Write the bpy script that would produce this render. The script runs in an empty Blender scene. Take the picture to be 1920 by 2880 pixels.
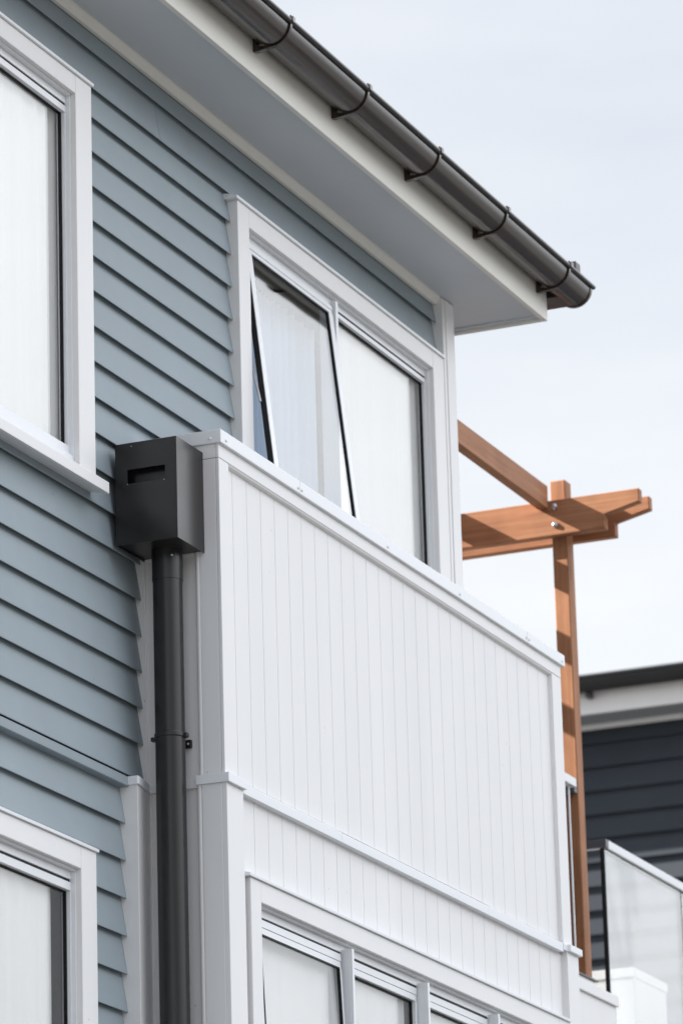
import bpy, bmesh, math, random
from mathutils import Vector, Matrix
random.seed(7)
sc = bpy.context.scene
col = sc.collection

# ---------------------------------------------------------------- camera
CAM_POS = Vector((0.0, -5.986888, 1.6))
RIGHT = Vector((0.38862, -0.920989, -0.027446))
DOWN = Vector((0.256468, 0.136733, -0.956832))
FWD = Vector((0.884985, 0.364805, 0.289342))
cam_d = bpy.data.cameras.new('camera')
cam = bpy.data.objects.new('camera', cam_d)
col.objects.link(cam)
m4 = Matrix((RIGHT, -DOWN, -FWD)).transposed().to_4x4()
m4.translation = CAM_POS
cam.matrix_world = m4
cam_d.sensor_fit = 'HORIZONTAL'
cam_d.sensor_width = 24.0
cam_d.lens = 161.717
cam_d.clip_start = 0.1
cam_d.clip_end = 2000
cam_d.dof.use_dof = True
cam_d.dof.focus_distance = 14.6
cam_d.dof.aperture_fstop = 5.6
sc.camera = cam

# ---------------------------------------------------------------- light
SUN_DIR = Vector((-0.29, 1.0, 0.64)).normalized()      # towards the sun
sun_d = bpy.data.lights.new('sun', 'SUN')
sun_d.energy = 5.0
sun_d.angle = math.radians(0.5)
sun_d.color = (1.0, 0.95, 0.88)
sun = bpy.data.objects.new('sun', sun_d)
sun.rotation_euler = SUN_DIR.to_track_quat('Z', 'Y').to_euler()
col.objects.link(sun)

world = bpy.data.worlds.new('World')
sc.world = world
world.use_nodes = True
nt = world.node_tree
nt.nodes.clear()
N = nt.nodes.new
L = nt.links.new
out = N('ShaderNodeOutputWorld')
bg = N('ShaderNodeBackground')
bg.inputs['Strength'].default_value = 0.1
sky = N('ShaderNodeTexSky')
sky.sky_type = 'NISHITA'
sky.sun_disc = False
sky.sun_elevation = math.asin(SUN_DIR.z)
sky.sun_rotation = math.atan2(SUN_DIR.x, SUN_DIR.y)
sky.air_density = 1.0
sky.dust_density = 2.0
tc = N('ShaderNodeTexCoord')
mp = N('ShaderNodeMapping')
mp.inputs['Scale'].default_value = (1.6, 1.6, 6.0)
mp.inputs['Rotation'].default_value = (0.25, 0.12, 0.4)
nz = N('ShaderNodeTexNoise')
nz.inputs['Scale'].default_value = 2.6
nz.inputs['Detail'].default_value = 7
nz.inputs['Roughness'].default_value = 0.55
L(tc.outputs['Generated'], mp.inputs['Vector'])
L(mp.outputs['Vector'], nz.inputs['Vector'])
# thin high cloud: cover from noise
cov = N('ShaderNodeMapRange')
cov.inputs['From Min'].default_value = 0.30
cov.inputs['From Max'].default_value = 0.70
cov.inputs['To Min'].default_value = 0.80
cov.inputs['To Max'].default_value = 0.98
L(nz.outputs['Fac'], cov.inputs['Value'])
# cloud brightness: front-lit clouds (away from the sun, -y) are brighter
sep = N('ShaderNodeSeparateXYZ')
L(tc.outputs['Generated'], sep.inputs['Vector'])
dot = N('ShaderNodeVectorMath'); dot.operation = 'DOT_PRODUCT'
dot.inputs[1].default_value = (0.40, -0.74, 0.54)
L(tc.outputs['Generated'], dot.inputs[0])
lobe = N('ShaderNodeMapRange')
lobe.interpolation_type = 'SMOOTHSTEP'
lobe.inputs['From Min'].default_value = 0.44
lobe.inputs['From Max'].default_value = 0.95
lobe.inputs['To Min'].default_value = 0.0
lobe.inputs['To Max'].default_value = 8.2
L(dot.outputs['Value'], lobe.inputs['Value'])
lz = N('ShaderNodeMapRange')
lz.inputs['From Min'].default_value = 0.0
lz.inputs['From Max'].default_value = 0.6
lz.inputs['To Min'].default_value = 0.0
lz.inputs['To Max'].default_value = 1.3
L(sep.outputs['Z'], lz.inputs['Value'])
lm = N('ShaderNodeMath'); lm.operation = 'MULTIPLY'
L(lobe.outputs['Result'], lm.inputs[0]); L(lz.outputs['Result'], lm.inputs[1])
hz = N('ShaderNodeMapRange')
hz.inputs['From Min'].default_value = 0.05
hz.inputs['From Max'].default_value = 0.50
hz.inputs['To Min'].default_value = 3.6
hz.inputs['To Max'].default_value = 2.78
L(sep.outputs['Z'], hz.inputs['Value'])
wisp = N('ShaderNodeMapRange')
wisp.inputs['From Min'].default_value = 0.3
wisp.inputs['From Max'].default_value = 0.7
wisp.inputs['To Min'].default_value = 0.91
wisp.inputs['To Max'].default_value = 1.06
L(nz.outputs['Fac'], wisp.inputs['Value'])
hw = N('ShaderNodeMath'); hw.operation = 'MULTIPLY'
L(hz.outputs['Result'], hw.inputs[0]); L(wisp.outputs['Result'], hw.inputs[1])
# sky dimmed along the street-side horizon (-y), to darken boards under the eave
ny = N('ShaderNodeMapRange'); ny.interpolation_type = 'SMOOTHSTEP'
ny.inputs['From Min'].default_value = -0.25
ny.inputs['From Max'].default_value = -0.75
ny.inputs['To Min'].default_value = 0.0
ny.inputs['To Max'].default_value = 0.85
L(sep.outputs['Y'], ny.inputs['Value'])
nzr = N('ShaderNodeMapRange'); nzr.interpolation_type = 'SMOOTHSTEP'
nzr.inputs['From Min'].default_value = 0.12
nzr.inputs['From Max'].default_value = 0.34
nzr.inputs['To Min'].default_value = 1.0
nzr.inputs['To Max'].default_value = 0.0
L(sep.outputs['Z'], nzr.inputs['Value'])
nn = N('ShaderNodeMath'); nn.operation = 'MULTIPLY'
L(ny.outputs['Result'], nn.inputs[0]); L(nzr.outputs['Result'], nn.inputs[1])
on = N('ShaderNodeMath'); on.operation = 'SUBTRACT'; on.inputs[0].default_value = 1.0
L(nn.outputs[0], on.inputs[1])
hq = N('ShaderNodeMath'); hq.operation = 'MULTIPLY'
L(hw.outputs[0], hq.inputs[0]); L(on.outputs[0], hq.inputs[1])
mul = N('ShaderNodeMath'); mul.operation = 'ADD'
L(hq.outputs[0], mul.inputs[0]); L(lm.outputs[0], mul.inputs[1])
ccol = N('ShaderNodeMix'); ccol.data_type = 'RGBA'; ccol.blend_type = 'MULTIPLY'
ccol.inputs[0].default_value = 1.0
ccol.inputs[6].default_value = (0.985, 1.0, 1.02, 1)
L(mul.outputs[0], ccol.inputs[7])
mix = N('ShaderNodeMix'); mix.data_type = 'RGBA'
hi = N('ShaderNodeMapRange')
hi.inputs['From Min'].default_value = 0.36
hi.inputs['From Max'].default_value = 0.70
hi.inputs['To Min'].default_value = 1.0
hi.inputs['To Max'].default_value = 0.5
L(sep.outputs['Z'], hi.inputs['Value'])
cvm = N('ShaderNodeMath'); cvm.operation = 'MULTIPLY'
L(cov.outputs['Result'], cvm.inputs[0]); L(hi.outputs['Result'], cvm.inputs[1])
L(cvm.outputs[0], mix.inputs[0])
L(sky.outputs['Color'], mix.inputs[6])
L(ccol.outputs[2], mix.inputs[7])
L(mix.outputs[2], bg.inputs['Color'])
L(bg.outputs[0], out.inputs['Surface'])

sc.view_settings.view_transform = 'Standard'
sc.view_settings.look = 'None'
sc.view_settings.exposure = 1.6
sc.view_settings.gamma = 1
sc.view_settings.use_curve_mapping = False
sc.render.engine = 'CYCLES'
sc.cycles.use_denoising = True
sc.cycles.max_bounces = 8
sc.cycles.transparent_max_bounces = 12
sc.cycles.sample_clamp_indirect = 6

# ---------------------------------------------------------------- materials
def new_mat(name):
    m = bpy.data.materials.new(name)
    m.use_nodes = True
    t = m.node_tree
    return m, t, t.nodes['Principled BSDF']

def paint(name, c, rough=0.55, spec=0.4, var=0.05, scale=3.0, bump=0.02, bscale=180.0, metal=0.0, streak=False, coat=0.0, specks=0.0, coat_ior=1.5):
    m, t, p = new_mat(name)
    tcn = t.nodes.new('ShaderNodeTexCoord')
    n1 = t.nodes.new('ShaderNodeTexNoise')
    n1.inputs['Scale'].default_value = scale
    n1.inputs['Detail'].default_value = 8
    n1.inputs['Roughness'].default_value = 0.65
    if streak:
        mpn = t.nodes.new('ShaderNodeMapping')
        mpn.inputs['Scale'].default_value = (1.0, 1.0, 0.12)
        t.links.new(tcn.outputs['Object'], mpn.inputs['Vector'])
        t.links.new(mpn.outputs['Vector'], n1.inputs['Vector'])
    else:
        t.links.new(tcn.outputs['Object'], n1.inputs['Vector'])
    r = t.nodes.new('ShaderNodeMapRange')
    r.inputs['From Min'].default_value = 0.3
    r.inputs['From Max'].default_value = 0.7
    r.inputs['To Min'].default_value = 1 - var
    r.inputs['To Max'].default_value = 1 + var
    t.links.new(n1.outputs['Fac'], r.inputs['Value'])
    mx = t.nodes.new('ShaderNodeMix'); mx.data_type = 'RGBA'; mx.blend_type = 'MULTIPLY'
    mx.inputs[0].default_value = 1
    mx.inputs[6].default_value = (*c, 1)
    t.links.new(r.outputs['Result'], mx.inputs[7])
    cout = mx.outputs[2]
    if specks:
        # a few pin-head marks: filled nails, paint nibs, specks of dirt
        vo = t.nodes.new('ShaderNodeTexVoronoi')
        vo.inputs['Scale'].default_value = 6.5
        t.links.new(tcn.outputs['Object'], vo.inputs['Vector'])
        gt = t.nodes.new('ShaderNodeMapRange')
        gt.inputs['From Min'].default_value = 0.012
        gt.inputs['From Max'].default_value = 0.030
        gt.inputs['To Min'].default_value = specks
        gt.inputs['To Max'].default_value = 0.0
        t.links.new(vo.outputs['Distance'], gt.inputs['Value'])
        mk = t.nodes.new('ShaderNodeMix'); mk.data_type = 'RGBA'
        mk.inputs[7].default_value = (c[0] * 0.25, c[1] * 0.24, c[2] * 0.22, 1)
        t.links.new(gt.outputs['Result'], mk.inputs[0])
        t.links.new(cout, mk.inputs[6])
        cout = mk.outputs[2]
    t.links.new(cout, p.inputs['Base Color'])
    r2 = t.nodes.new('ShaderNodeMapRange')
    r2.inputs['To Min'].default_value = max(0.02, rough - 0.08)
    r2.inputs['To Max'].default_value = rough + 0.08
    t.links.new(n1.outputs['Fac'], r2.inputs['Value'])
    t.links.new(r2.outputs['Result'], p.inputs['Roughness'])
    p.inputs['Specular IOR Level'].default_value = spec
    p.inputs['Metallic'].default_value = metal
    p.inputs['Coat Weight'].default_value = coat
    p.inputs['Coat Roughness'].default_value = 0.13
    p.inputs['Coat IOR'].default_value = coat_ior
    if bump:
        n2 = t.nodes.new('ShaderNodeTexNoise')
        n2.inputs['Scale'].default_value = bscale
        n2.inputs['Detail'].default_value = 3
        t.links.new(tcn.outputs['Object'], n2.inputs['Vector'])
        b = t.nodes.new('ShaderNodeBump')
        b.inputs['Strength'].default_value = bump
        b.inputs['Distance'].default_value = 0.004
        t.links.new(n2.outputs['Fac'], b.inputs['Height'])
        t.links.new(b.outputs['Normal'], p.inputs['Normal'])
    return m

def wood(name, c, axis):
    m, t, p = new_mat(name)
    tcn = t.nodes.new('ShaderNodeTexCoord')
    mpn = t.nodes.new('ShaderNodeMapping')
    s = [38, 38, 38]; s[axis] = 1.6
    mpn.inputs['Scale'].default_value = s
    n1 = t.nodes.new('ShaderNodeTexNoise')
    n1.inputs['Scale'].default_value = 1.0
    n1.inputs['Detail'].default_value = 8
    n1.inputs['Distortion'].default_value = 0.6
    n3 = t.nodes.new('ShaderNodeTexNoise')
    n3.inputs['Scale'].default_value = 7
    n3.inputs['Detail'].default_value = 4
    t.links.new(tcn.outputs['Object'], mpn.inputs['Vector'])
    t.links.new(mpn.outputs['Vector'], n1.inputs['Vector'])
    t.links.new(tcn.outputs['Object'], n3.inputs['Vector'])
    ad = t.nodes.new('ShaderNodeMath'); ad.operation = 'MULTIPLY_ADD'
    ad.inputs[1].default_value = 0.55
    t.links.new(n3.outputs['Fac'], ad.inputs[0]); t.links.new(n1.outputs['Fac'], ad.inputs[2])
    cr = t.nodes.new('ShaderNodeValToRGB')
    cr.color_ramp.elements[0].position = 0.45
    cr.color_ramp.elements[0].color = (c[0] * 0.66, c[1] * 0.60, c[2] * 0.56, 1)
    cr.color_ramp.elements[1].position = 1.05
    cr.color_ramp.elements[1].color = (c[0] * 1.18, c[1] * 1.22, c[2] * 1.28, 1)
    t.links.new(ad.outputs[0], cr.inputs['Fac'])
    # knots, drawn out along the grain
    vm = t.nodes.new('ShaderNodeMapping')
    vs = [9.0, 9.0, 9.0]; vs[axis] = 3.2
    vm.inputs['Scale'].default_value = vs
    vo = t.nodes.new('ShaderNodeTexVoronoi'); vo.inputs['Scale'].default_value = 1.0
    t.links.new(tcn.outputs['Object'], vm.inputs['Vector']); t.links.new(vm.outputs['Vector'], vo.inputs['Vector'])
    kr = t.nodes.new('ShaderNodeMapRange'); kr.interpolation_type = 'SMOOTHSTEP'
    kr.inputs['From Min'].default_value = 0.05; kr.inputs['From Max'].default_value = 0.22
    kr.inputs['To Min'].default_value = 0.55; kr.inputs['To Max'].default_value = 0.0
    t.links.new(vo.outputs['Distance'], kr.inputs['Value'])
    kx = t.nodes.new('ShaderNodeMix'); kx.data_type = 'RGBA'
    kx.inputs[7].default_value = (c[0] * 0.42, c[1] * 0.36, c[2] * 0.32, 1)
    t.links.new(kr.outputs['Result'], kx.inputs[0]); t.links.new(cr.outputs['Color'], kx.inputs[6])
    t.links.new(kx.outputs[2], p.inputs['Base Color'])
    p.inputs['Roughness'].default_value = 0.62
    p.inputs['Specular IOR Level'].default_value = 0.3
    b = t.nodes.new('ShaderNodeBump')
    b.inputs['Strength'].default_value = 0.15
    b.inputs['Distance'].default_value = 0.003
    t.links.new(n1.outputs['Fac'], b.inputs['Height'])
    t.links.new(b.outputs['Normal'], p.inputs['Normal'])
    return m

def glass(name, ior=1.75, tint=(0.93, 0.95, 0.95), reflect_white=0.0):
    m = bpy.data.materials.new(name)
    m.use_nodes = True
    t = m.node_tree
    t.nodes.clear()
    o = t.nodes.new('ShaderNodeOutputMaterial')
    mixs = t.nodes.new('ShaderNodeMixShader')
    tr = t.nodes.new('ShaderNodeBsdfTransparent')
    tr.inputs['Color'].default_value = (*tint, 1)
    gl = t.nodes.new('ShaderNodeBsdfGlossy')
    gl.inputs['Roughness'].default_value = 0.0
    fr = t.nodes.new('ShaderNodeFresnel')
    # the same reflectance on the way in and on the way out of the pane
    gm = t.nodes.new('ShaderNodeNewGeometry')
    io = t.nodes.new('ShaderNodeMapRange')
    io.inputs['To Min'].default_value = ior
    io.inputs['To Max'].default_value = 1.0 / ior
    t.links.new(gm.outputs['Backfacing'], io.inputs['Value'])
    t.links.new(io.outputs['Result'], fr.inputs['IOR'])
    # gentle roller-wave in the float glass
    tcn = t.nodes.new('ShaderNodeTexCoord')
    n2 = t.nodes.new('ShaderNodeTexNoise'); n2.inputs['Scale'].default_value = 2.2; n2.inputs['Detail'].default_value = 1
    b = t.nodes.new('ShaderNodeBump'); b.inputs['Strength'].default_value = 0.05; b.inputs['Distance'].default_value = 0.02
    t.links.new(tcn.outputs['Object'], n2.inputs['Vector'])
    t.links.new(n2.outputs['Fac'], b.inputs['Height'])
    t.links.new(b.outputs['Normal'], gl.inputs['Normal'])
    t.links.new(fr.outputs[0], mixs.inputs[0])
    through = tr.outputs[0]
    if reflect_white:       # diffuse white mixed in, standing for bright sky reflection and haze
        df = t.nodes.new('ShaderNodeBsdfDiffuse'); df.inputs['Color'].default_value = (0.8, 0.82, 0.83, 1)
        fm = t.nodes.new('ShaderNodeMixShader'); fm.inputs[0].default_value = reflect_white
        t.links.new(tr.outputs[0], fm.inputs[1]); t.links.new(df.outputs[0], fm.inputs[2])
        through = fm.outputs[0]
    t.links.new(through, mixs.inputs[1])
    t.links.new(gl.outputs[0], mixs.inputs[2])
    t.links.new(mixs.outputs[0], o.inputs['Surface'])
    return m

def fabric(name, c, var=0.05):
    m, t, p = new_mat(name)
    p.inputs['Base Color'].default_value = (*c, 1)
    p.inputs['Roughness'].default_value = 0.9
    p.inputs['Specular IOR Level'].default_value = 0.1
    tcn = t.nodes.new('ShaderNodeTexCoord')
    mpn = t.nodes.new('ShaderNodeMapping'); mpn.inputs['Scale'].default_value = (22, 22, 0.5)
    n1 = t.nodes.new('ShaderNodeTexNoise'); n1.inputs['Scale'].default_value = 1.0; n1.inputs['Detail'].default_value = 4
    t.links.new(tcn.outputs['Object'], mpn.inputs['Vector']); t.links.new(mpn.outputs['Vector'], n1.inputs['Vector'])
    r = t.nodes.new('ShaderNodeMapRange'); r.inputs['To Min'].default_value = 1 - var; r.inputs['To Max'].default_value = 1 + var
    t.links.new(n1.outputs['Fac'], r.inputs['Value'])
    mx = t.nodes.new('ShaderNodeMix'); mx.data_type = 'RGBA'; mx.blend_type = 'MULTIPLY'; mx.inputs[0].default_value = 1
    mx.inputs[6].default_value = (*c, 1)
    t.links.new(r.outputs['Result'], mx.inputs[7])
    t.links.new(mx.outputs[2], p.inputs['Base Color'])
    return m

M = {}
M['blue'] = paint('blue_grey_weatherboard_paint', (0.292, 0.340, 0.368), 0.6, 0.35, 0.07, 2.2, 0.03, 260, specks=0.5)
M['blue_dark'] = paint('weathered_joint_paint', (0.12, 0.15, 0.17), 0.7, 0.2, 0.05, 2.2, 0.0)
M['white'] = paint('white_trim_paint', (0.835, 0.824, 0.820), 0.5, 0.4, 0.02, 4.0, 0.015, 220, streak=True, specks=0.35)
M['panel'] = paint('white_panel_paint', (0.835, 0.824, 0.820), 0.55, 0.35, 0.035, 3.0, 0.02, 240, streak=True, specks=0.35)
M['cream'] = paint('warm_white_fascia_paint', (0.82, 0.795, 0.735), 0.5, 0.4, 0.025, 4.0, 0.015, 200)
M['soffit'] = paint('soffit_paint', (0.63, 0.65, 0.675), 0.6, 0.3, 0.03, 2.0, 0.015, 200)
M['alu'] = paint('white_powdercoat_aluminium', (0.82, 0.83, 0.85), 0.35, 0.5, 0.01, 6.0, 0.0)
M['bronze'] = paint('dark_bronze_steel', (0.024, 0.0135, 0.009), 0.35, 0.2, 0.06, 5.0, 0.0, 60, coat=0.6, coat_ior=1.9)
M['black'] = paint('black_satin_steel', (0.0145, 0.0132, 0.0125), 0.32, 0.5, 0.15, 9.0, 0.0, 80, coat=0.1)
M['gasket'] = paint('black_rubber', (0.012, 0.012, 0.014), 0.6, 0.3, 0.05, 9.0, 0.0)
M['slot'] = paint('dark_void_metal', (0.008, 0.008, 0.009), 0.25, 0.5, 0.1, 9.0, 0.0)
M['steel'] = paint('galvanised_steel', (0.55, 0.56, 0.58), 0.35, 0.5, 0.08, 20.0, 0.0, metal=0.9)
M['rail'] = paint('anodised_aluminium', (0.74, 0.75, 0.77), 0.4, 0.5, 0.03, 8.0, 0.0, metal=0.15)
M['greymetal'] = paint('grey_powdercoat_rail', (0.10, 0.10, 0.11), 0.4, 0.4, 0.04, 8.0, 0.0)
M['eave_grey'] = paint('grey_eave_paint', (0.30, 0.32, 0.34), 0.7, 0.2, 0.03, 2.0, 0.0)
M['pier'] = paint('pier_render', (0.46, 0.47, 0.48), 0.8, 0.2, 0.05, 5.0, 0.05)
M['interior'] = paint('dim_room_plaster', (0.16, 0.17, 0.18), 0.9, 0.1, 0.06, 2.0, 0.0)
M['glass'] = glass('window_glass', 1.75, (0.955, 0.955, 0.95))
M['balglass'] = glass('balustrade_glass', 2.05, (0.93, 0.94, 0.94), 0.22)
M['blind'] = fabric('white_blind_fabric', (0.90, 0.898, 0.895), 0.05)
M['sheer'] = fabric('sky_tinted_sheer_curtain', (0.47, 0.56, 0.69), 0.10)  # blue of the sky reflected in the pane is put into this colour
M['woody'] = wood('stained_cedar_along_y', (0.355, 0.155, 0.071), 1)
M['woodx'] = wood('stained_cedar_along_x', (0.355, 0.155, 0.071), 0)
M['woodz'] = wood('stained_cedar_along_z', (0.355, 0.155, 0.071), 2)
M['dark'] = paint('charcoal_weatherboard_paint', (0.056, 0.064, 0.077), 0.9, 0.1, 0.06, 2.0, 0.03, 150)
M['charcoal'] = paint('charcoal_steel', (0.018, 0.018, 0.020), 0.35, 0.5, 0.1, 6.0, 0.0)
M['roof'] = paint('dark_roof_steel', (0.03, 0.033, 0.036), 0.4, 0.5, 0.1, 3.0, 0.0)
M['ground'] = paint('worn_asphalt', (0.115, 0.115, 0.112), 0.9, 0.2, 0.25, 0.8, 0.2, 40)

# ---------------------------------------------------------------- mesh helpers
def bm_box(bm, x0, x1, y0, y1, z0, z1):
    vs = [bm.verts.new((x, y, z)) for x in (x0, x1) for y in (y0, y1) for z in (z0, z1)]
    for f in ((0, 1, 3, 2), (4, 6, 7, 5), (0, 4, 5, 1), (2, 3, 7, 6), (0, 2, 6, 4), (1, 5, 7, 3)):
        bm.faces.new([vs[i] for i in f])

def bm_prism(bm, poly, axis, a, b):
    """poly: 2-D points in the two other axes (cyclic order y,z / x,z / x,y), extruded from a to b along axis."""
    def p3(u, v, w):
        return {0: (w, u, v), 1: (u, w, v), 2: (u, v, w)}[axis]
    A = [bm.verts.new(p3(u, v, a)) for u, v in poly]
    B = [bm.verts.new(p3(u, v, b)) for u, v in poly]
    n = len(poly)
    bm.faces.new(A)
    bm.faces.new(list(reversed(B)))
    for i in range(n):
        j = (i + 1) % n
        bm.faces.new((A[j], A[i], B[i], B[j]))

def bm_cyl(bm, p0, p1, r, n=24, r1=None):
    p0 = Vector(p0); p1 = Vector(p1)
    r1 = r if r1 is None else r1
    d = (p1 - p0).normalized()
    u = d.orthogonal().normalized(); v = d.cross(u)
    A = [bm.verts.new(p0 + (u * math.cos(2 * math.pi * i / n) + v * math.sin(2 * math.pi * i / n)) * r) for i in range(n)]
    B = [bm.verts.new(p1 + (u * math.cos(2 * math.pi * i / n) + v * math.sin(2 * math.pi * i / n)) * r1) for i in range(n)]
    bm.faces.new(list(reversed(A))); bm.faces.new(B)
    for i in range(n):
        j = (i + 1) % n
        bm.faces.new((A[i], A[j], B[j], B[i]))

def bm_dome(bm, c, axis, r, h, n=12):
    """screw / rivet head on a face: axis = outward unit vector"""
    c = Vector(c); d = Vector(axis).normalized()
    u = d.orthogonal().normalized(); v = d.cross(u)
    rings = []
    for k, (rr, hh) in enumerate(((1, 0), (0.95, 0.45), (0.7, 0.85), (0.35, 1.0))):
        rings.append([bm.verts.new(c + (u * math.cos(2 * math.pi * i / n) + v * math.sin(2 * math.pi * i / n)) * r * rr + d * h * hh) for i in range(n)])
    for a, b in zip(rings, rings[1:]):
        for i in range(n):
            j = (i + 1) % n
            bm.faces.new((a[i], a[j], b[j], b[i]))
    bm.faces.new(rings[-1])

def obj(name, bm, mat, parent=None, bevel=0.0, smooth=False, label=None, seg=2):
    bmesh.ops.recalc_face_normals(bm, faces=bm.faces[:])
    me = bpy.data.meshes.new(name)
    bm.to_mesh(me)
    bm.free()
    me.materials.append(M[mat])
    o = bpy.data.objects.new(name, me)
    col.objects.link(o)
    if parent is not None:
        o.parent = parent
    if smooth:
        for p in me.polygons:
            p.use_smooth = True
        me.set_sharp_from_angle(angle=math.radians(35))
    if bevel:
        b = o.modifiers.new('bevel', 'BEVEL')
        b.width = bevel; b.segments = seg; b.limit_method = 'ANGLE'; b.angle_limit = math.radians(40)
    if label:
        o['label'] = label
    return o

def boxes(name, lst, mat, parent=None, bevel=0.0, label=None):
    bm = bmesh.new()
    for b in lst:
        bm_box(bm, *b)
    return obj(name, bm, mat, parent, bevel, label=label)

def thing(name, label, cat, loc=(0, 0, 0), group=None):
    o = bpy.data.objects.new(name, None)
    col.objects.link(o)
    o['label'] = label; o['category'] = cat
    if group:
        o['group'] = group
    return o

def part_empty(name, parent, label=None):
    o = bpy.data.objects.new(name, None)
    col.objects.link(o); o.parent = parent
    if label:
        o['label'] = label
    return o

# ---------------------------------------------------------------- ground
bm = bmesh.new()
bm_box(bm, -300, 300, -300, 300, -0.5, 0.0)
g = obj('ground', bm, 'ground'); g['kind'] = 'structure'

# ================================================================= HOUSE
house = thing('weatherboard_house', 'blue-grey weatherboard house with white trim, white box bay, dark gutter and downpipe', 'house')

# windows: casing-inner openings (x0, x1, z0, z1)
W1 = (11.20, 12.332, 5.915, 7.156)
W2 = (13.697, 15.411, 5.915, 7.152)
W3 = (11.20, 12.311, 3.42, 4.620)
X_END = 15.528
# ---- weatherboards
def board_list():
    zs = [7.48, 7.375, 7.247]
    z = 7.143
    for k in range(19):
        zs.append(z); z -= 0.1190
    return zs                       # descending bottoms; first is top of the top board
bds = board_list()
boards = [(bds[i + 1], bds[i]) for i in range(len(bds) - 1)]
low = []
z = 4.957
zz = [4.957, 4.839]
while zz[-1] > 0.45:
    zz.append(zz[-1] - 0.1195)
low = [(zz[i + 1], zz[i]) for i in range(len(zz) - 1)]

def board_prism(bm, x0, x1, zb, zt, ztop_full, zb_full):
    # bevel-back board: 20 mm butt at the bottom, feathering to the top; lapped 3 mm behind the board above
    def yf(z):
        return 0.0225 * (z - zb_full) / (ztop_full - zb_full)
    yb = yf(zb); yt = yf(zt)
    if zb == zb_full:
        prof = [(0.036, zb + 0.016), (0.0050, zb + 0.015), (0.0030, zb + 0.0006), (0.0018, zb), (0.0005, zb + 0.0008), (0.0, zb + 0.003), (yt, zt + 0.021), (0.036, zt + 0.021)]
    else:
        prof = [(0.036, zb), (yb, zb), (yt, zt + 0.021), (0.036, zt + 0.021)]
    bm_prism(bm, prof, 0, x0, x1)

def board_row(bm, xa, xb, zb, zt, wins):
    xs = xa
    for (w0, w1, v0, v1) in sorted(wins):
        if w0 >= xb or w1 <= xa or v1 <= zb or v0 >= zt:
            continue
        board_prism(bm, xs, w0 - 0.012, zb, zt, zt, zb)
        if v1 < zt - 0.01:
            board_prism(bm, w0 - 0.012, w1 + 0.012, max(v1 + 0.012, zb), zt, zt, zb)
        if v0 > zb + 0.02:
            board_prism(bm, w0 - 0.012, w1 + 0.012, zb, v0 - 0.012, zt, zb)
        xs = w1 + 0.012
    if xs < xb:
        board_prism(bm, xs, xb, zb, zt, zt, zb)

XL = 8.0
JOINT_X = 13.03
bm = bmesh.new()
for (zb, zt) in boards:
    x_end = X_END if zt > 5.80 else 12.84
    board_row(bm, XL, x_end, zb, zt, [W1, W2])
for (zb, zt) in low:
    board_row(bm, XL, 12.70, zb, zt, [W3])
wall = obj('wall', bm, 'blue', house, label='blue-grey horizontal weatherboard cladding')
# a butt joint between two lengths of board, right of the upper left window
bm = bmesh.new()
bm_prism(bm, [(-0.0003, 7.252), (0.0187, 7.372), (0.022, 7.372), (0.010, 7.252)], 0, JOINT_X, JOINT_X + 0.0009)
obj('board_joint', bm, 'blue_dark', wall)
# flat ledge flashing between the two storeys of boards
bm = bmesh.new()
bm_prism(bm, [(0.03, 4.990), (0.004, 4.994), (-0.014, 4.986), (-0.014, 4.957), (-0.010, 4.955), (0.03, 4.955)], 0, XL, 12.685)
obj('ledge_flashing', bm, 'blue', wall, 0.0015)
# wall core, end wall (white), under-box
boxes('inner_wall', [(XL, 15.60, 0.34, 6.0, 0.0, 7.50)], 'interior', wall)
boxes('end_wall', [(15.55, 15.615, 0.035, 6.0, 0.0, 7.46)], 'blue', wall)
boxes('end_wall', [(XL - 0.02, XL, 0.035, 6.0, 0.0, 7.48)], 'blue', wall)
# right corner board
bm = bmesh.new()
bm_box(bm, X_END, 15.553, -0.027, 0.05, 4.0, 7.472)
obj('corner_board', bm, 'white', wall, 0.003)
boxes('corner_board', [(15.5555, 15.640, -0.030, 0.10, 4.0, 7.472)], 'white', wall, 0.003)

# ---- eaves
ZF = 7.46; YF = -0.305; XF = 15.94; ZS = 7.476
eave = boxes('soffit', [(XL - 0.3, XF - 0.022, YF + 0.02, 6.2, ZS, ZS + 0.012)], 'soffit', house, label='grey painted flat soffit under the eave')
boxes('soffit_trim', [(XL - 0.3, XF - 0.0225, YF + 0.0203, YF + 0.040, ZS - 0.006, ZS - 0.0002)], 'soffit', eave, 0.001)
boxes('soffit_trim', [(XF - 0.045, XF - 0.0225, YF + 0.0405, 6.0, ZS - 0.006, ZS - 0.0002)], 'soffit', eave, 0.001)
bm = bmesh.new()
bm_prism(bm, [(0.0, ZS), (-0.022, ZS), (-0.021, ZS - 0.008), (-0.010, ZS - 0.020), (-0.004, ZS - 0.029), (0.010, ZS - 0.029), (0.010, ZS)], 0, XL - 0.2, X_END)
obj('cornice_moulding', bm, 'cream', eave, 0.001)
fas = boxes('fascia', [(XL - 0.32, XF, YF, YF + 0.02, ZF, 7.70)], 'cream', house, 0.002, label='white fascia board below the gutter')
boxes('barge_board', [(XF - 0.02, XF, YF + 0.0205, 6.2, ZF, 7.70)], 'cream', fas, 0.002)
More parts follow.
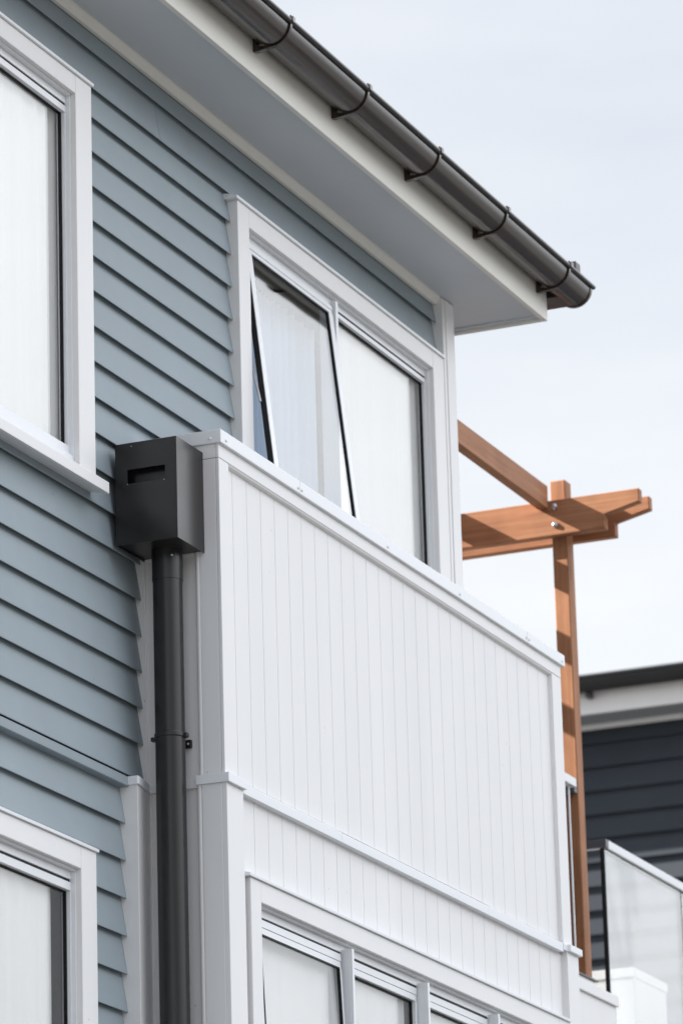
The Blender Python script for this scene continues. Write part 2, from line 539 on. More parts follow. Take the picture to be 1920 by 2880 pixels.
# roof: low hip of dark steel
bm = bmesh.new()
ov = [(XL - 0.4, -0.37), (16.06, -0.37), (16.06, 6.4), (XL - 0.4, 6.4)]
zr = 7.64
b4 = [bm.verts.new((x, y, zr)) for x, y in ov]
t0 = bm.verts.new((XL + 3.0, 3.0, zr + 1.15)); t1 = bm.verts.new((12.7, 3.0, zr + 1.15))
bm.faces.new((b4[0], b4[1], t1, t0)); bm.faces.new((b4[1], b4[2], t1)); bm.faces.new((b4[2], b4[3], t0, t1)); bm.faces.new((b4[3], b4[0], t0))
bm.faces.new(list(reversed(b4)))
roof = obj('roof', bm, 'roof', house)
boxes('hip_cap_end', [(15.935, 15.99, -0.432, -0.30, 7.642, 7.688)], 'roof', roof, 0.004)

# ---- gutter
GY, GZ, GR = -0.370, 7.622, 0.069
GX0, GX1 = XL - 0.4, 16.085
bm = bmesh.new()
prof_o = []; prof_i = []
nseg = 26
for i in range(nseg + 1):
    a = math.pi + math.pi * i / nseg     # from -y rim round the bottom to +y rim
    prof_o.append((GY + GR * math.cos(a), GZ + GR * math.sin(a)))
    prof_i.append((GY + (GR - 0.003) * math.cos(a), GZ + (GR - 0.003) * math.sin(a)))
bm_prism(bm, prof_o + list(reversed(prof_i)), 0, GX0, GX1)
gutter = obj('gutter', bm, 'bronze', house, smooth=True, label='dark bronze half-round gutter')
bm = bmesh.new()
bm_cyl(bm, (GX0, GY - GR - 0.004, GZ + 0.006), (GX1 + 0.018, GY - GR - 0.004, GZ + 0.006), 0.0095, 16)
obj('gutter_bead', bm, 'black', gutter, smooth=True)
# stop end and the verge flashing behind it
bm = bmesh.new()
bm_prism(bm, prof_o, 0, GX1, GX1 + 0.004)
bm_prism(bm, [(GY + (GR + 0.003) * math.cos(math.pi + math.pi * i / 26), GZ + (GR + 0.003) * math.sin(math.pi + math.pi * i / 26)) for i in range(27)]
         + [(GY + (GR - 0.004) * math.cos(math.pi + math.pi * i / 26), GZ + (GR - 0.004) * math.sin(math.pi + math.pi * i / 26)) for i in range(26, -1, -1)], 0, GX1 - 0.012, GX1 + 0.006)
obj('stop_end', bm, 'bronze', gutter, smooth=True)
boxes('verge_flashing', [(XF + 0.001, GX1 - 0.012, -0.36, 6.3, GZ - GR + 0.001, GZ + 0.02)], 'charcoal', roof, 0.002)
def bracket(x):
    bm = bmesh.new()
    w = 0.0095
    # strap: base on the fascia, arm sloping out to the belly, then round the gutter to the bead
    pts_o = [(YF, GZ - 0.005), (YF - 0.004, GZ - GR - 0.010), (YF - 0.012, GZ - GR - 0.0135)]
    pts_i = [(YF - 0.012, GZ - 0.005), (YF - 0.013, GZ - GR - 0.004), (YF - 0.02, GZ - GR - 0.004)]
    # base block
    bm_prism(bm, [(YF, GZ - 0.01), (YF, GZ - GR - 0.012), (YF - 0.014, GZ - GR - 0.014), (YF - 0.075, GZ - GR - 0.006), (YF - 0.075, GZ - GR - 0.001), (YF - 0.024, GZ - GR + 0.004), (YF - 0.016, GZ - GR + 0.012), (YF - 0.012, GZ - 0.01)], 0, x - w, x + w)
    arc_o = []; arc_i = []
    for i in range(21):
        a = math.radians(182 + (282 - 182) * i / 20)
        arc_o.append((GY + (GR + 0.0065) * math.cos(a), GZ + (GR + 0.0065) * math.sin(a)))
        arc_i.append((GY + (GR + 0.0004) * math.cos(a), GZ + (GR + 0.0004) * math.sin(a)))
    bm_prism(bm, arc_o + list(reversed(arc_i)), 0, x - w * 0.8, x + w * 0.8)
    # clip over the bead
    yb = GY - GR - 0.004
    bm_box(bm, x - 0.011, x + 0.011, yb - 0.0125, yb + 0.012, GZ + 0.0, GZ + 0.021)
    bm_cyl(bm, (x - 0.004, yb, GZ + 0.02), (x - 0.004, yb, GZ + 0.027), 0.005, 8)
    return bm
bx = [9.92, 10.77, 11.62, 12.455, 13.13, 13.803, 14.476, 15.155, 15.83]
b0 = obj('gutter_bracket', bracket(0.0), 'bronze', gutter, 0.0012)
b0.location.x = bx[0]
for x in bx[1:]:
    c = b0.copy(); col.objects.link(c); c.location.x = x; c.parent = gutter

# ---- box bay ---------------------------------------------------
BX0, BX1, BY = 12.826, 15.978, -0.2824
YP = -0.2655                      # face of the grooved panels
bay = part_empty('bay', house, 'white grooved-panel box bay projecting from the wall')
PITCH = 0.1124
def groove_panel(bm, x0, x1, z0, z1, yf, yback, first=12.961):
    prof = [(x0, yback), (x0, yf)]
    x = first
    while x < x0 + 0.004:
        x += PITCH
    while x < x1 - 0.004:
        prof += [(x - 0.0018, yf), (x - 0.0006, yf + 0.0045), (x + 0.0006, yf + 0.0045), (x + 0.0018, yf)]
        x += PITCH
    prof += [(x1, yf), (x1, yback)]
    bm_prism(bm, prof, 2, z0, z1)
def front_panel(*a):
    bm = bmesh.new()
    groove_panel(bm, *a)
    obj('front_panel', bm, 'panel', bay)
front_panel(12.88, 15.90, 5.004, 6.045, YP, YP + 0.02)
front_panel(12.90, 15.96, 4.66, 4.957, YP + 0.001, YP + 0.02, 12.968)
front_panel(12.90, 15.96, 3.05, 3.50, YP + 0.001, YP + 0.02, 12.968)
# upper frame: corner stile, top rail, right stile, inner beads
bm = bmesh.new()
bm_box(bm, BX0 - 0.001, 12.900, BY, BY + 0.03, 4.999, 6.0345)
bm_box(bm, BX0 - 0.001, BX1, BY - 0.0006, BY + 0.03, 6.036, 6.084)
bm_box(bm, 15.880, BX1, BY, BY + 0.03, 4.990, 6.0345)
obj('frame', bm, 'white', bay, 0.002)
bm = bmesh.new()
bm_prism(bm, [(12.9005, YP + 0.01), (12.9005, BY + 0.002), (12.903, BY + 0.0035), (12.906, BY + 0.009), (12.916, BY + 0.012), (12.917, YP + 0.01)], 2, 4.999, 6.035)
bm_prism(bm, [(YP + 0.01, 6.0355), (BY + 0.001, 6.0355), (BY + 0.004, 6.030), (YP - 0.004, 6.027), (YP + 0.01, 6.027)], 0, 12.905, 15.879)
obj('frame_bead', bm, 'white', bay)
# left return
bm = bmesh.new()
bm_box(bm, BX0 + 0.007, BX0 + 0.03, -0.20, -0.012, 4.985, 6.02)      # recessed panel
bm_box(bm, BX0 - 0.0005, BX0 + 0.03, -0.0135, 0.05, 4.985, 6.06)     # scribe strip at the wall
bm_cyl(bm, (BX0 + 0.001, -0.0115, 4.985), (BX0 + 0.001, -0.0115, 6.05), 0.0035, 10)
bm_box(bm, BX0 - 0.0005, BX0 + 0.03, -0.19, -0.014, 5.725, 6.06)     # top rail behind the rainhead
obj('side_panel', bm, 'white', bay, 0.001)
bm = bmesh.new()
bm_box(bm, BX0 - 0.005, BX0 + 0.03, -0.2705, -0.209, 4.999, 6.0345)
bm_box(bm, BX0 - 0.005, BX0 + 0.03, BY - 0.0003, -0.2722, 4.999, 6.0345)
bm_box(bm, BX0 - 0.0056, BX0 + 0.03, -0.2705, -0.19, 6.0360, 6.084)
bm_box(bm, BX0 - 0.0056, BX0 + 0.03, BY - 0.0003, -0.2722, 6.0360, 6.084)
bm_cyl(bm, (BX0 + 0.003, -0.2015, 4.99), (BX0 + 0.003, -0.2015, 6.06), 0.0095, 18)
obj('corner_post', bm, 'white', bay, 0.0015)
# right return, parapet back, box gutter floor
bm = bmesh.new()
bm_box(bm, BX1 - 0.03, BX1 - 0.002, BY + 0.031, 0.36, 4.99, 6.08)
bm_box(bm, 12.86, 15.94, -0.235, -0.225, 5.75, 6.08)
bm_box(bm, 12.86, 15.94, -0.235, 0.0, 5.74, 5.755)
bm_box(bm, BX0 + 0.03, BX0 + 0.05, -0.20, 0.0, 5.75, 6.07)
obj('parapet_lining', bm, 'white', bay)
# coping cap
CY = BY - 0.0125; CX = BX0 - 0.013
bm = bmesh.new()
def cope_prof(s):   # folded metal cap, profile in (outward offset, z); s = +-
    return s
JX = [13.452, 15.595]
def coping(poly):
    bm = bmesh.new()
    bm_prism(bm, poly, 2, 6.0825, 6.128)
    return obj('coping', bm, 'alu', bay, 0.0022)
YI = -0.200
cop = coping([(CX, CY), (JX[0] - 0.0008, CY), (JX[0] - 0.0008, YI), (12.905, YI), (12.905, 0.02), (CX, 0.02)])
coping([(JX[0] + 0.0008, CY), (JX[1] - 0.0008, CY), (JX[1] - 0.0008, YI), (JX[0] + 0.0008, YI)])
coping([(JX[1] + 0.0008, CY), (15.998, CY), (15.998, 0.36), (15.92, 0.36), (15.92, YI), (JX[1] + 0.0008, YI)])
def screw(p, ax, r, h, mat, parent, name):
    bm = bmesh.new()
    bm_dome(bm, (0, 0, 0), ax, r, h)
    bm_cyl(bm, Vector(ax) * h * 0.8, Vector(ax) * (h + 0.0004), r * 0.28, 8)
    o = obj(name, bm, mat, parent, smooth=True)
    o.location = p
    return o
s0 = screw((12.855, CY, 6.0985), (0, -1, 0), 0.0058, 0.0035, 'alu', bay, 'coping_screw')
for x in (13.437, 13.468, 14.22, 14.904, 15.580, 15.611, 15.965):
    c = s0.copy(); col.objects.link(c); c.location.x = x; c.parent = bay
screw((CX, -0.257, 6.0985), (-1, 0, 0), 0.0058, 0.0035, 'alu', bay, 'coping_screw')
# belt flashing and corner caps
for a, b, dz in ((12.945, 13.75, 0.0), (13.7505, 15.10, -0.0015), (15.1005, 15.865, 0.0)):
    bm = bmesh.new()
    bm_prism(bm, [(YP - 0.022, 4.957), (YP - 0.0225, 4.988 + dz), (YP - 0.020, 4.991 + dz), (YP + 0.01, 4.996 + dz), (YP + 0.01, 4.957)], 0, a, b)
    obj('belt_flashing', bm, 'alu', bay, 0.001)
bm = bmesh.new()
bm_prism(bm, [(BX0 - 0.016, -0.185), (BX0 - 0.016, -0.300), (12.952, -0.300), (12.952, -0.27), (12.86, -0.27), (12.86, -0.185)], 2, 4.967, 4.997)
obj('corner_cap', bm, 'alu', bay, 0.0015)
bm = bmesh.new()
bm_prism(bm, [(15.868, -0.262), (15.868, -0.289), (15.905, -0.289), (15.908, -0.302), (16.036, -0.302), (16.036, 0.05), (15.96, 0.05), (15.96, -0.262)], 2, 4.966, 4.992)
obj('corner_cap', bm, 'alu', bay, 0.0015)
bm = bmesh.new()
bm_prism(bm, [(BX0 - 0.006, -0.1855), (BX0 - 0.006, -0.024), (12.688, -0.049), (12.677, -0.047), (12.677, 0.03), (12.86, 0.03), (12.86, -0.1855)], 2, 4.960, 4.987)
obj('corner_cap', bm, 'alu', bay, 0.0015)
# lower storey of the bay: corner post, return panel, scribe post, right post
bm = bmesh.new()
bm_box(bm, BX0 - 0.006, 12.947, -0.288, -0.25, 3.0, 4.967)
bm_box(bm, 12.9475, 12.962, -0.279, -0.25, 3.0, 4.957)
bm_box(bm, BX0 - 0.0075, BX0 + 0.03, -0.2705, -0.203, 3.0, 4.967)
bm_box(bm, BX0 - 0.0072, BX0 + 0.03, -0.2885, -0.2722, 3.0, 4.967)
bm_cyl(bm, (BX0 + 0.001, -0.194, 3.0), (BX0 + 0.001, -0.194, 4.968), 0.0095, 18)
obj('lower_post', bm, 'white', bay, 0.0015)
boxes('lower_post', [(15.905, 16.026, -0.288, -0.25, 3.0, 4.966)], 'white', bay, 0.0015)
bm = bmesh.new()
bm_box(bm, BX0 + 0.006, BX0 + 0.03, -0.20, -0.015, 3.0, 4.965)
bm_prism(bm, [(12.685, 0.05), (12.685, -0.043), (BX0 + 0.006, -0.018), (BX0 + 0.02, -0.018), (BX0 + 0.02, 0.05)], 2, 0.4, 4.962)
bm_cyl(bm, (BX0 + 0.005, -0.0205, 3.0), (BX0 + 0.005, -0.0205, 4.962), 0.0035, 10)
bm_box(bm, 16.0, 16.024, -0.249, 0.36, 3.0, 4.966)
bm_box(bm, 12.84, 16.0, -0.25, 0.02, 3.0, 3.02)
obj('lower_side_panel', bm, 'white', bay, 0.0015)

# ---- windows ---------------------------------------------------
def wavy(bm, x0, x1, y, z0, z1, amp=0.012, wl=0.075, seed=0):
    rnd = random.Random(seed)
    n = int((x1 - x0) / 0.008)
    ph = 0.0
    top = []; bot = []
    for i in range(n + 1):
        x = x0 + (x1 - x0) * i / n
        ph += 2 * math.pi * ((x1 - x0) / n) / (wl * (1 + 0.5 * math.sin(x * 9 + seed)))
        yy = y + amp * math.sin(ph) * (0.7 + 0.3 * math.sin(x * 17 + seed))
        top.append(bm.verts.new((x, yy, z1))); bot.append(bm.verts.new((x, yy + rnd.uniform(-.001, .001), z0)))
    for i in range(n):
        bm.faces.new((bot[i], bot[i + 1], top[i + 1], top[i]))

def make_window(op, yc, ywall, panels, label, cw=0.115, ch=0.066, sill=True, cw_l=None, head_l=0.022, gap=0.031, railh=0.022):
    x0, x1, z0, z1 = op
    cl = cw if cw_l is None else cw_l
    bm = bmesh.new()
    zb = z0 - 0.02
    bm_box(bm, x0 - cl, x0, yc, ywall + 0.02, zb, z1 + ch)
    bm_box(bm, x1, x1 + cw, yc, ywall + 0.02, zb, z1 + ch)
    bm_box(bm, x0 + 0.0002, x1 - 0.0002, yc + 0.0004, ywall + 0.02, z1, z1 + ch)
    w = obj('window', bm, 'white', house, 0.0025, label=label)
    # drip cap over the head
    bm = bmesh.new()
    bm_prism(bm, [(ywall + 0.02, z1 + ch + 0.0005), (yc - 0.008, z1 + ch + 0.0005), (yc - 0.0085, z1 + ch + 0.0105), (ywall + 0.02, z1 + ch + 0.024)], 0, x0 - cl - head_l, x1 + cw + 0.004)
    obj('head_flashing', bm, 'alu', w, 0.001)
    yf = yc + 0.033
    # timber stop + aluminium frame lining the opening
    bm = bmesh.new()
    t = 0.006
    bm_box(bm, x0 + t, x1 - t, yc + 0.016, yf + 0.034, z1 - 0.006, z1 - 0.0003)
    bm_box(bm, x0 + 0.0003, x0 + t, yc + 0.016, yf + 0.034, z0, z1 - 0.0003)
    bm_box(bm, x1 - t, x1 - 0.0003, yc + 0.019, yf + 0.034, z0, z1 - 0.0003)
    bm_box(bm, x0 + t, x1 - t, yf, yf + 0.034, z1 - gap, z1 - 0.0062)
    bm_box(bm, x0 + t, x1 - t, yf - 0.012, yf + 0.034, z0, z0 + 0.028)
    obj('frame', bm, 'alu', w, 0.0012)
    # dark glazing seals round the whole light
    bm = bmesh.new()
    yg = yf + 0.016
    bm_box(bm, x0 + t, x1 - t, yf + 0.0045, yf + 0.030, z1 - gap - 0.0088, z1 - gap - 0.0003)
    obj('seal', bm, 'gasket', w)
    for p in panels:
        pa, pb = p['x']
        tilt = p.get('tilt', 0.0)
        r = p.get('rail', railh); st = p.get('stile', 0.006); stl = p.get('stile_l', st)
        zt = z1 - gap - 0.009
        zbot = z0 + 0.030
        piv = Vector((0, yf, zt))
        R = Matrix.Rotation(-tilt, 4, 'X')
        def tr(bm):
            if tilt:
                bmesh.ops.rotate(bm, cent=piv, matrix=R, verts=bm.verts[:])
        proud = p.get('proud', 0.0)
        back = yf + (0.005 if tilt else 0.028)
        yg = yf + (-0.004 if tilt else 0.016)
        bm = bmesh.new()
        if r > 0.03:
            bm_box(bm, pa, pb, yf - proud, back, zt - r * 0.52, zt)
            bm_box(bm, pa + 0.002, pb - 0.002, yf - proud + 0.0015, back, zt - r, zt - r * 0.52 - 0.0012)
        else:
            bm_box(bm, pa, pb, yf - proud, back, zt - r, zt)
        bm_box(bm, pa, pb, yf - proud, back, zbot, zbot + 0.03)
        bm_box(bm, pa + 0.0002, pa + stl, yf - proud + 0.0004, back, zbot + 0.0302, zt - r - 0.0003)
        bm_box(bm, pb - st, pb - 0.0002, yf - proud + 0.0004, back, zbot + 0.0302, zt - r - 0.0003)
        tr(bm)
        obj('sash', bm, 'alu', w, 0.001)
        if tilt:
            bm = bmesh.new()
            bm_box(bm, pa - 0.0012, pa - 0.0002, yf - proud + 0.003, back, zbot, zt - 0.03)
            bm_box(bm, pa - 0.0012, pb, back + 0.0003, back + 0.008, zbot - 0.001, zbot + 0.018)
            bm_box(bm, pa - 0.0012, pa + 0.016, back + 0.0003, back + 0.008, zbot + 0.0182, zt - 0.01)
            tr(bm)
            obj('weather_seal', bm, 'gasket', w)
        ga, gb, gz0, gz1 = pa + stl + 0.0003, pb - st - 0.0003, zbot + 0.0304, zt - r - 0.0004
        bm = bmesh.new()
        s = p.get('seal', 0.004)
        for bb in ((ga, gb, yg - 0.002, yg + 0.008, gz1 - s, gz1), (ga, gb, yg - 0.002, yg + 0.008, gz0, gz0 + s),
                   (ga, ga + s, yg - 0.002, yg + 0.008, gz0 + s, gz1 - s), (gb - s, gb, yg - 0.003, yg + 0.008, gz0 + s, gz1 - s)):
            bm_box(bm, *bb)
        tr(bm)
        obj('glazing_seal', bm, 'gasket', w)
        bm = bmesh.new()
        bm_box(bm, ga + s, gb - s, yg + 0.002, yg + 0.006, gz0 + s, gz1 - s)
        tr(bm)
        obj('pane', bm, 'glass', w)
        cu = p.get('curtain')
        if cu:
            bm = bmesh.new()
            wavy(bm, cu['x'][0], cu['x'][1], cu['y'], z0 - 0.05, cu.get('top', z1 + 0.05), cu.get('amp', 0.002), cu.get('wl', 0.09), cu.get('seed', 1))
            obj('curtain' if cu.get('amp', 0.002) > 0.004 else 'blind', bm, cu.get('mat', 'blind'), w, smooth=True)
    for (ma, mb, yo, yi, mt) in panels[0].get('mullions', []):
        bm = bmesh.new()
        bm_box(bm, ma, mb, yo, yi, z0 + 0.028, mt)
        bm_box(bm, ma - 0.0012, ma, yo + 0.010, yo + 0.0115, z0 + 0.03, mt - 0.002)
        obj('mullion', bm, 'alu', w, 0.0015)
    if sill:
        bm = bmesh.new()
        bm_prism(bm, [(-0.062, z0 - 0.066), (-0.062, z0 - 0.0305), (-0.058, z0 - 0.027), (yc - 0.001, z0 - 0.0205), (0.03, z0 - 0.0205), (0.03, z0 - 0.050), (-0.048, z0 - 0.061), (-0.050, z0 - 0.066)], 0, x0 - cl - 0.02, x1 + cw + 0.022)
        obj('sill', bm, 'white', w, 0.0015)
    return w

# upper left window: one wide fixed light with a drawn white blind
make_window(W1, -0.027, 0.0, [
    dict(x=(11.206, 11.72), curtain=None, stile=0.02),
    dict(x=(11.722, 12.326), seal=0.004, curtain=dict(x=(11.30, 12.50), y=0.050, amp=0.0045, wl=0.13))],
    'upper left window with a drawn white blind and projecting sill', cw=0.116, ch=0.064)
# middle window over the bay: awning sash open on the left, fixed light on the right
SW = make_window(W2, -0.027, 0.0, [
    dict(x=(13.722, 14.478), tilt=math.radians(6.0), rail=0.034, stile=0.036, stile_l=0.036, proud=0.010, seal=0.005,
         curtain=dict(x=(13.74, 14.625), y=0.125, amp=0.014, wl=0.062, mat='sheer', seed=3, top=7.075),
         mullions=[(14.490, 14.512, -0.014, 0.05, 7.136)]),
    dict(x=(14.514, 15.405), rail=0.016, curtain=dict(x=(14.62, 15.50), y=0.046, amp=0.0015, wl=0.4))],
    'upper middle window with its left awning sash pushed open', cw=0.110, ch=0.070, cw_l=0.097)
bm = bmesh.new()
bm_cyl(bm, (13.716, 0.012, 6.80), (13.716, -0.045, 6.52), 0.005, 8)
bm_box(bm, 13.708, 13.716, 0.0, 0.02, 6.78, 6.83)
bm_dome(bm, (13.712, -0.002, 6.86), (0, -1, 0), 0.007, 0.005)
obj('window_stay', bm, 'steel', SW)
# lower left window
make_window(W3, -0.027, 0.0, [
    dict(x=(11.206, 11.70), stile=0.02),
    dict(x=(11.702, 12.305), rail=0.026, curtain=dict(x=(11.30, 12.246), y=0.046, amp=0.003, wl=0.11, seed=5))],
    'lower left window with a white blind drawn short of the right edge', cw=0.106, ch=0.070)
# lower right window in the bay front: row of awning sashes between projecting mullions
W4 = (13.062, 15.775, 3.50, 4.626)
YW = -0.292
make_window(W4, YW, YP, [
    dict(x=(13.085, 13.770), tilt=math.radians(2.2), rail=0.048, stile=0.022, stile_l=0.020, seal=0.005, proud=0.004,
         curtain=dict(x=(13.08, 13.742), y=YW + 0.066, amp=0.0015, wl=0.4, seed=2),
         mullions=[(13.783, 13.800, YW - 0.006, YW + 0.09, 4.604), (14.452, 14.469, YW - 0.006, YW + 0.09, 4.604), (15.125, 15.142, YW - 0.006, YW + 0.09, 4.604)]),
    dict(x=(13.802, 14.446), rail=0.046, stile=0.014, seal=0.005, curtain=dict(x=(13.80, 14.400), y=YW + 0.066, amp=0.0015, wl=0.4, seed=8)),
    dict(x=(14.471, 15.119), rail=0.046, stile=0.014, seal=0.005, curtain=dict(x=(14.47, 15.09), y=YW + 0.066, amp=0.0015, wl=0.4, seed=9)),
    dict(x=(15.144, 15.766), rail=0.046, stile=0.014, seal=0.005, curtain=dict(x=(15.14, 15.74), y=YW + 0.066, amp=0.0015, wl=0.4, seed=11))],
    'wide lower window in the bay front with four awning lights', cw=0.105, ch=0.068, cw_l=0.082, sill=False, head_l=0.020)

# ---- rainhead and downpipe -------------------------------------
RX0, RX1, RY0, RY1, RZ0, RZ1 = 12.618, 12.8205, -0.2275, -0.013, 5.723, 6.058
bm = bmesh.new()
SY0, SY1, SZ0, SZ1 = -0.187, -0.055, 5.922, 5.969
# front (-x) sheet with the overflow slot cut out, other sheets whole
T = 0.004
for b in ((RX0, RX0 + T, RY0, SY0, RZ0, RZ1), (RX0, RX0 + T, SY1, RY1, RZ0, RZ1), (RX0, RX0 + T, SY0, SY1, RZ0, SZ0), (RX0, RX0 + T, SY0, SY1, SZ1, RZ1)):
    bm_box(bm, *b)
bm_box(bm, RX0 + T, RX1, RY0, RY0 + T, RZ0, RZ1)
bm_box(bm, RX0 + T, RX1, RY1 - T, RY1, RZ0, RZ1)
bm_box(bm, RX0 + T, RX1, RY0 + T, RY1 - T, RZ0 + 0.006, RZ0 + 0.010)
bmesh.ops.remove_doubles(bm, verts=bm.verts[:], dist=1e-5)
rh = obj('rainhead', bm, 'black', house, label='black box rainhead with an overflow slot')
boxes('overflow_slot', [(RX0 + 0.034, RX0 + 0.036, SY0 - 0.02, SY1 + 0.02, SZ0 - 0.02, SZ1 + 0.02)], 'slot', rh)
for y, z in ((-0.070, RZ1 - 0.012), (-0.183, SZ0 - 0.002), (-0.056, SZ0 - 0.001)):
    bm = bmesh.new()
    bm_dome(bm, (RX0, y, z), (-1, 0, 0), 0.0018, 0.001, 8)
    obj('rivet', bm, 'steel', rh)
PX, PY, PR = 12.762, -0.123, 0.0475
bm = bmesh.new()
bm_cyl(bm, (PX, PY, 0.05), (PX, PY, 5.68), PR, 48)
bm_cyl(bm, (PX, PY, 5.628), (PX, PY, RZ0 + 0.008), PR + 0.0018, 48)
dp = obj('downpipe', bm, 'black', house, smooth=True, label='black round downpipe')
bm = bmesh.new()
bm_cyl(bm, (PX, PY, 5.113), (PX, PY, 5.129), PR + 0.003, 48)
bm_box(bm, PX + 0.005, BX0 + 0.006, PY + PR - 0.002, PY + PR + 0.016, 5.112, 5.126)
bm_box(bm, PX - 0.008, PX + 0.012, PY + PR + 0.004, PY + PR + 0.018, 5.110, 5.124)
bm_box(bm, PX - 0.006, PX + 0.012, PY - PR - 0.013, PY - PR + 0.002, 5.112, 5.127)
bm_box(bm, BX0 - 0.006, BX0 + 0.006, -0.168, -0.130, 5.092, 5.119)
obj('pipe_clip', bm, 'black', dp, 0.003)
bm = bmesh.new()
bm_dome(bm, (BX0 - 0.006, -0.1565, 5.105), (-1, 0, 0), 0.0045, 0.003, 10)
obj('pipe_screw', bm, 'steel', dp)
bm = bmesh.new()
a = math.radians(222)
d = Vector((math.cos(a), math.sin(a), 0))
bm_dome(bm, Vector((PX, PY, 5.702)) + d * (PR + 0.0018), d, 0.0042, 0.003, 10)
obj('pipe_screw', bm, 'steel', dp)

# ================================================================= PERGOLA
per = thing('timber_pergola', 'stained timber pergola with one bolted post beyond the white bay', 'pergola')
PXN = 17.50
def beam(xa, xb):
    bm = bmesh.new()
    # profile in (y, z): stepped, tapered tail
    prof = [(2.60, 7.080), (0.036, 7.080), (0.036, 7.142), (-0.120, 7.178), (-0.120, 7.236), (2.60, 7.236)]
    bm_prism(bm, prof, 0, xa, xb)
    return bm
obj('beam', beam(PXN, PXN + 0.042), 'woody', per, 0.004)
obj('beam', beam(PXN + 0.130, PXN + 0.172), 'woody', per, 0.004)
def post(y0, y1):
    bm = bmesh.new()
    bm_box(bm, PXN + 0.045, PXN + 0.120, y0, y1, 4.9, 7.335)
    return bm
obj('post', post(0.221, 0.290), 'woodz', per, 0.005)
obj('post', post(2.38, 2.457), 'woodz', per, 0.005)
for k in range(5):
    y = 0.283 + 0.484 * k
    boxes('rafter', [(15.62, PXN - 0.001, y, y + 0.045, 7.200, 7.301)], 'woodx', per, 0.003)
for z in (7.207, 7.126):
    bm = bmesh.new()
    bm_dome(bm, (PXN, 0.257, z), (-1, 0, 0), 0.0135, 0.011, 16)
    obj('bolt', bm, 'steel', per, smooth=True)

# ================================================================= TERRACE (ledge, low wall)
ter = thing('terrace_wall', 'low white wall with a capped ledge at the foot of the pergola post', 'wall')
bm = bmesh.new()
bm_box(bm, 16.03, 17.30, 0.012, 0.40, 0.0, 5.010)
obj('wall', bm, 'panel', ter, 0.002)
boxes('deck', [(16.03, 19.6, 0.4005, 2.6, 4.80, 4.90)], 'rail', ter)
boxes('unseen_shade_panel', [(15.72, 17.75, 0.86, 0.90, 4.90, 6.43)], 'charcoal', ter, 0.002)  # panel added out of view, only to shade the lower post
bm = bmesh.new()
bm_box(bm, 16.03, 17.30, 0.0, 0.42, 5.011, 5.053)
obj('ledge_cap', bm, 'white', ter, 0.002)
boxes('upper_ledge', [(16.03, 17.05, 0.012, 0.40, 5.0535, 5.073)], 'white', ter, 0.001)
boxes('ledge_edge', [(16.03, 17.07, 0.004, 0.40, 5.0735, 5.081)], 'charcoal', ter)

pier = thing('white_pier', 'short white capped pier standing behind the glass balustrade', 'pier')
boxes('shaft', [(18.962, 19.406, 0.504, 0.79, 0.0, 5.468)], 'pier', pier, 0.003)
boxes('cap', [(18.956, 19.412, 0.498, 0.80, 5.4685, 5.511)], 'pier', pier, 0.002)

# ================================================================= BALUSTRADE
bal = thing('glass_balustrade', 'frameless glass balustrade with a slim metal rail beside the pergola post', 'balustrade')
GXC, GYC, GZT = 17.893, 0.25, 5.849
def rail_x(x0, x1, y, zt, name='top_rail'):
    return boxes(name, [(x0, x1, y - 0.018, y + 0.018, zt - 0.036, zt)], 'rail', bal, 0.002)
rail_x(GXC + 0.0365, 20.6, GYC, GZT)
boxes('top_rail', [(GXC, GXC + 0.036, GYC - 0.018, 1.9, GZT - 0.036, GZT)], 'greymetal', bal, 0.002)
boxes('glass_panel', [(GXC + 0.016, 18.895, GYC - 0.005, GYC + 0.005, 4.80, GZT - 0.040)], 'balglass', bal)
boxes('glass_panel', [(18.905, 20.6, GYC - 0.005, GYC + 0.005, 4.80, GZT - 0.040)], 'balglass', bal)
boxes('glass_panel', [(GXC + 0.010, GXC + 0.020, GYC + 0.012, 1.9, 4.80, GZT - 0.040)], 'glass', bal)
boxes('glass_seal', [(GXC + 0.004, GXC + 0.0155, GYC - 0.006, GYC + 0.0115, 4.82, GZT - 0.038)], 'gasket', bal)
boxes('glass_seal', [(18.8955, 18.9045, GYC - 0.006, GYC + 0.006, 4.82, GZT - 0.038)], 'gasket', bal)
boxes('rail_seal', [(GXC + 0.037, 20.6, GYC - 0.006, GYC + 0.006, GZT - 0.0395, GZT - 0.0365)], 'gasket', bal)
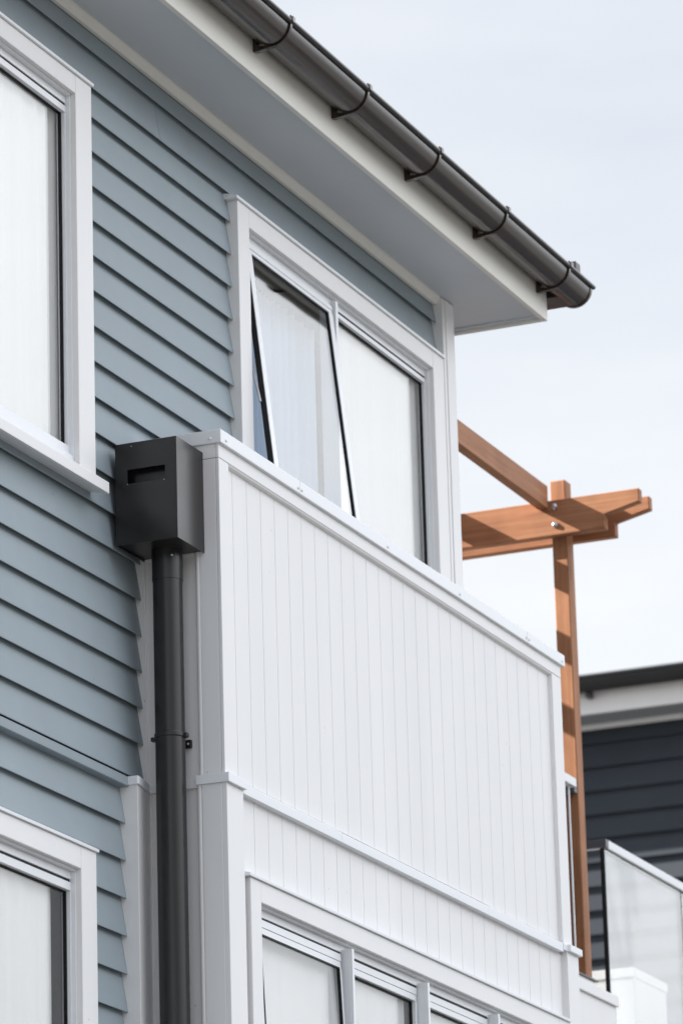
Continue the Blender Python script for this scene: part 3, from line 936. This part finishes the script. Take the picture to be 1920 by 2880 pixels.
# short rail that meets the post
boxes('top_rail', [(16.03, 17.50, 0.212, 0.248, 5.985, 6.022)], 'rail', bal, 0.002)
boxes('rail_bracket', [(17.505, 17.5445, 0.224, 0.286, 5.968, 6.022)], 'greymetal', bal, 0.003)
boxes('glass_panel', [(17.452, 17.462, 0.2332, 0.85, 5.10, 5.983)], 'glass', bal)
boxes('glass_edge', [(17.451, 17.463, 0.230, 0.233, 5.10, 5.983)], 'rail', bal)

# ================================================================= CHARCOAL HOUSE BEHIND
dk = thing('charcoal_house', 'charcoal weatherboard house with black gutter standing behind the pergola', 'house')
DX = 26.0
DY0, DY1 = 1.2, 9.0
bm = bmesh.new()
zs = [8.47, 8.378]
while zs[-1] > 0.3:
    zs.append(zs[-1] - 0.149)
for a, b in zip(zs[1:], zs):
    bm_prism(bm, [(DX + 0.06, a + 0.02), (DX + 0.007, a + 0.018), (DX + 0.004, a), (DX, a), (DX, a + 0.004), (DX + 0.036, b + 0.022), (DX + 0.06, b + 0.022)], 1, DY0, DY1)
bm_box(bm, DX + 0.055, DX + 7, DY0, DY1, 0.0, 8.6)
obj('wall', bm, 'dark', dk)
boxes('soffit', [(DX - 0.285, DX + 0.3, DY0 - 0.3, DY1 + 0.3, 8.493, 8.508)], 'eave_grey', dk)
boxes('fascia', [(DX - 0.305, DX - 0.2855, DY0 - 0.3, DY1 + 0.3, 8.485, 8.678)], 'white', dk, 0.002)
boxes('soffit_trim', [(DX - 0.025, DX - 0.001, DY0, DY1, 8.463, 8.493)], 'white', dk, 0.003)
bm = bmesh.new()
pr = [(DX - 0.375 + 0.068 * math.cos(math.pi + math.pi * i / 16), 8.683 + 0.080 * math.sin(math.pi + math.pi * i / 16)) for i in range(17)]
bm_prism(bm, pr, 1, DY0 - 0.4, DY1 + 0.4)
bm_cyl(bm, (DX - 0.445, DY0 - 0.4, 8.686), (DX - 0.445, DY1 + 0.4, 8.686), 0.012, 12)
gd = obj('gutter', bm, 'charcoal', dk, smooth=True)
for y in (2.98, 2.05, 1.12):
    boxes('gutter_bracket', [(DX - 0.37, DX - 0.306, y, y + 0.03, 8.576, 8.618)], 'charcoal', gd)
bm = bmesh.new()
bm_prism(bm, [(DX - 0.37, 8.708), (DX + 3.5, 9.7), (DX + 7.4, 8.708)], 1, DY0 - 0.4, DY1 + 0.4)
obj('roof', bm, 'roof', dk)
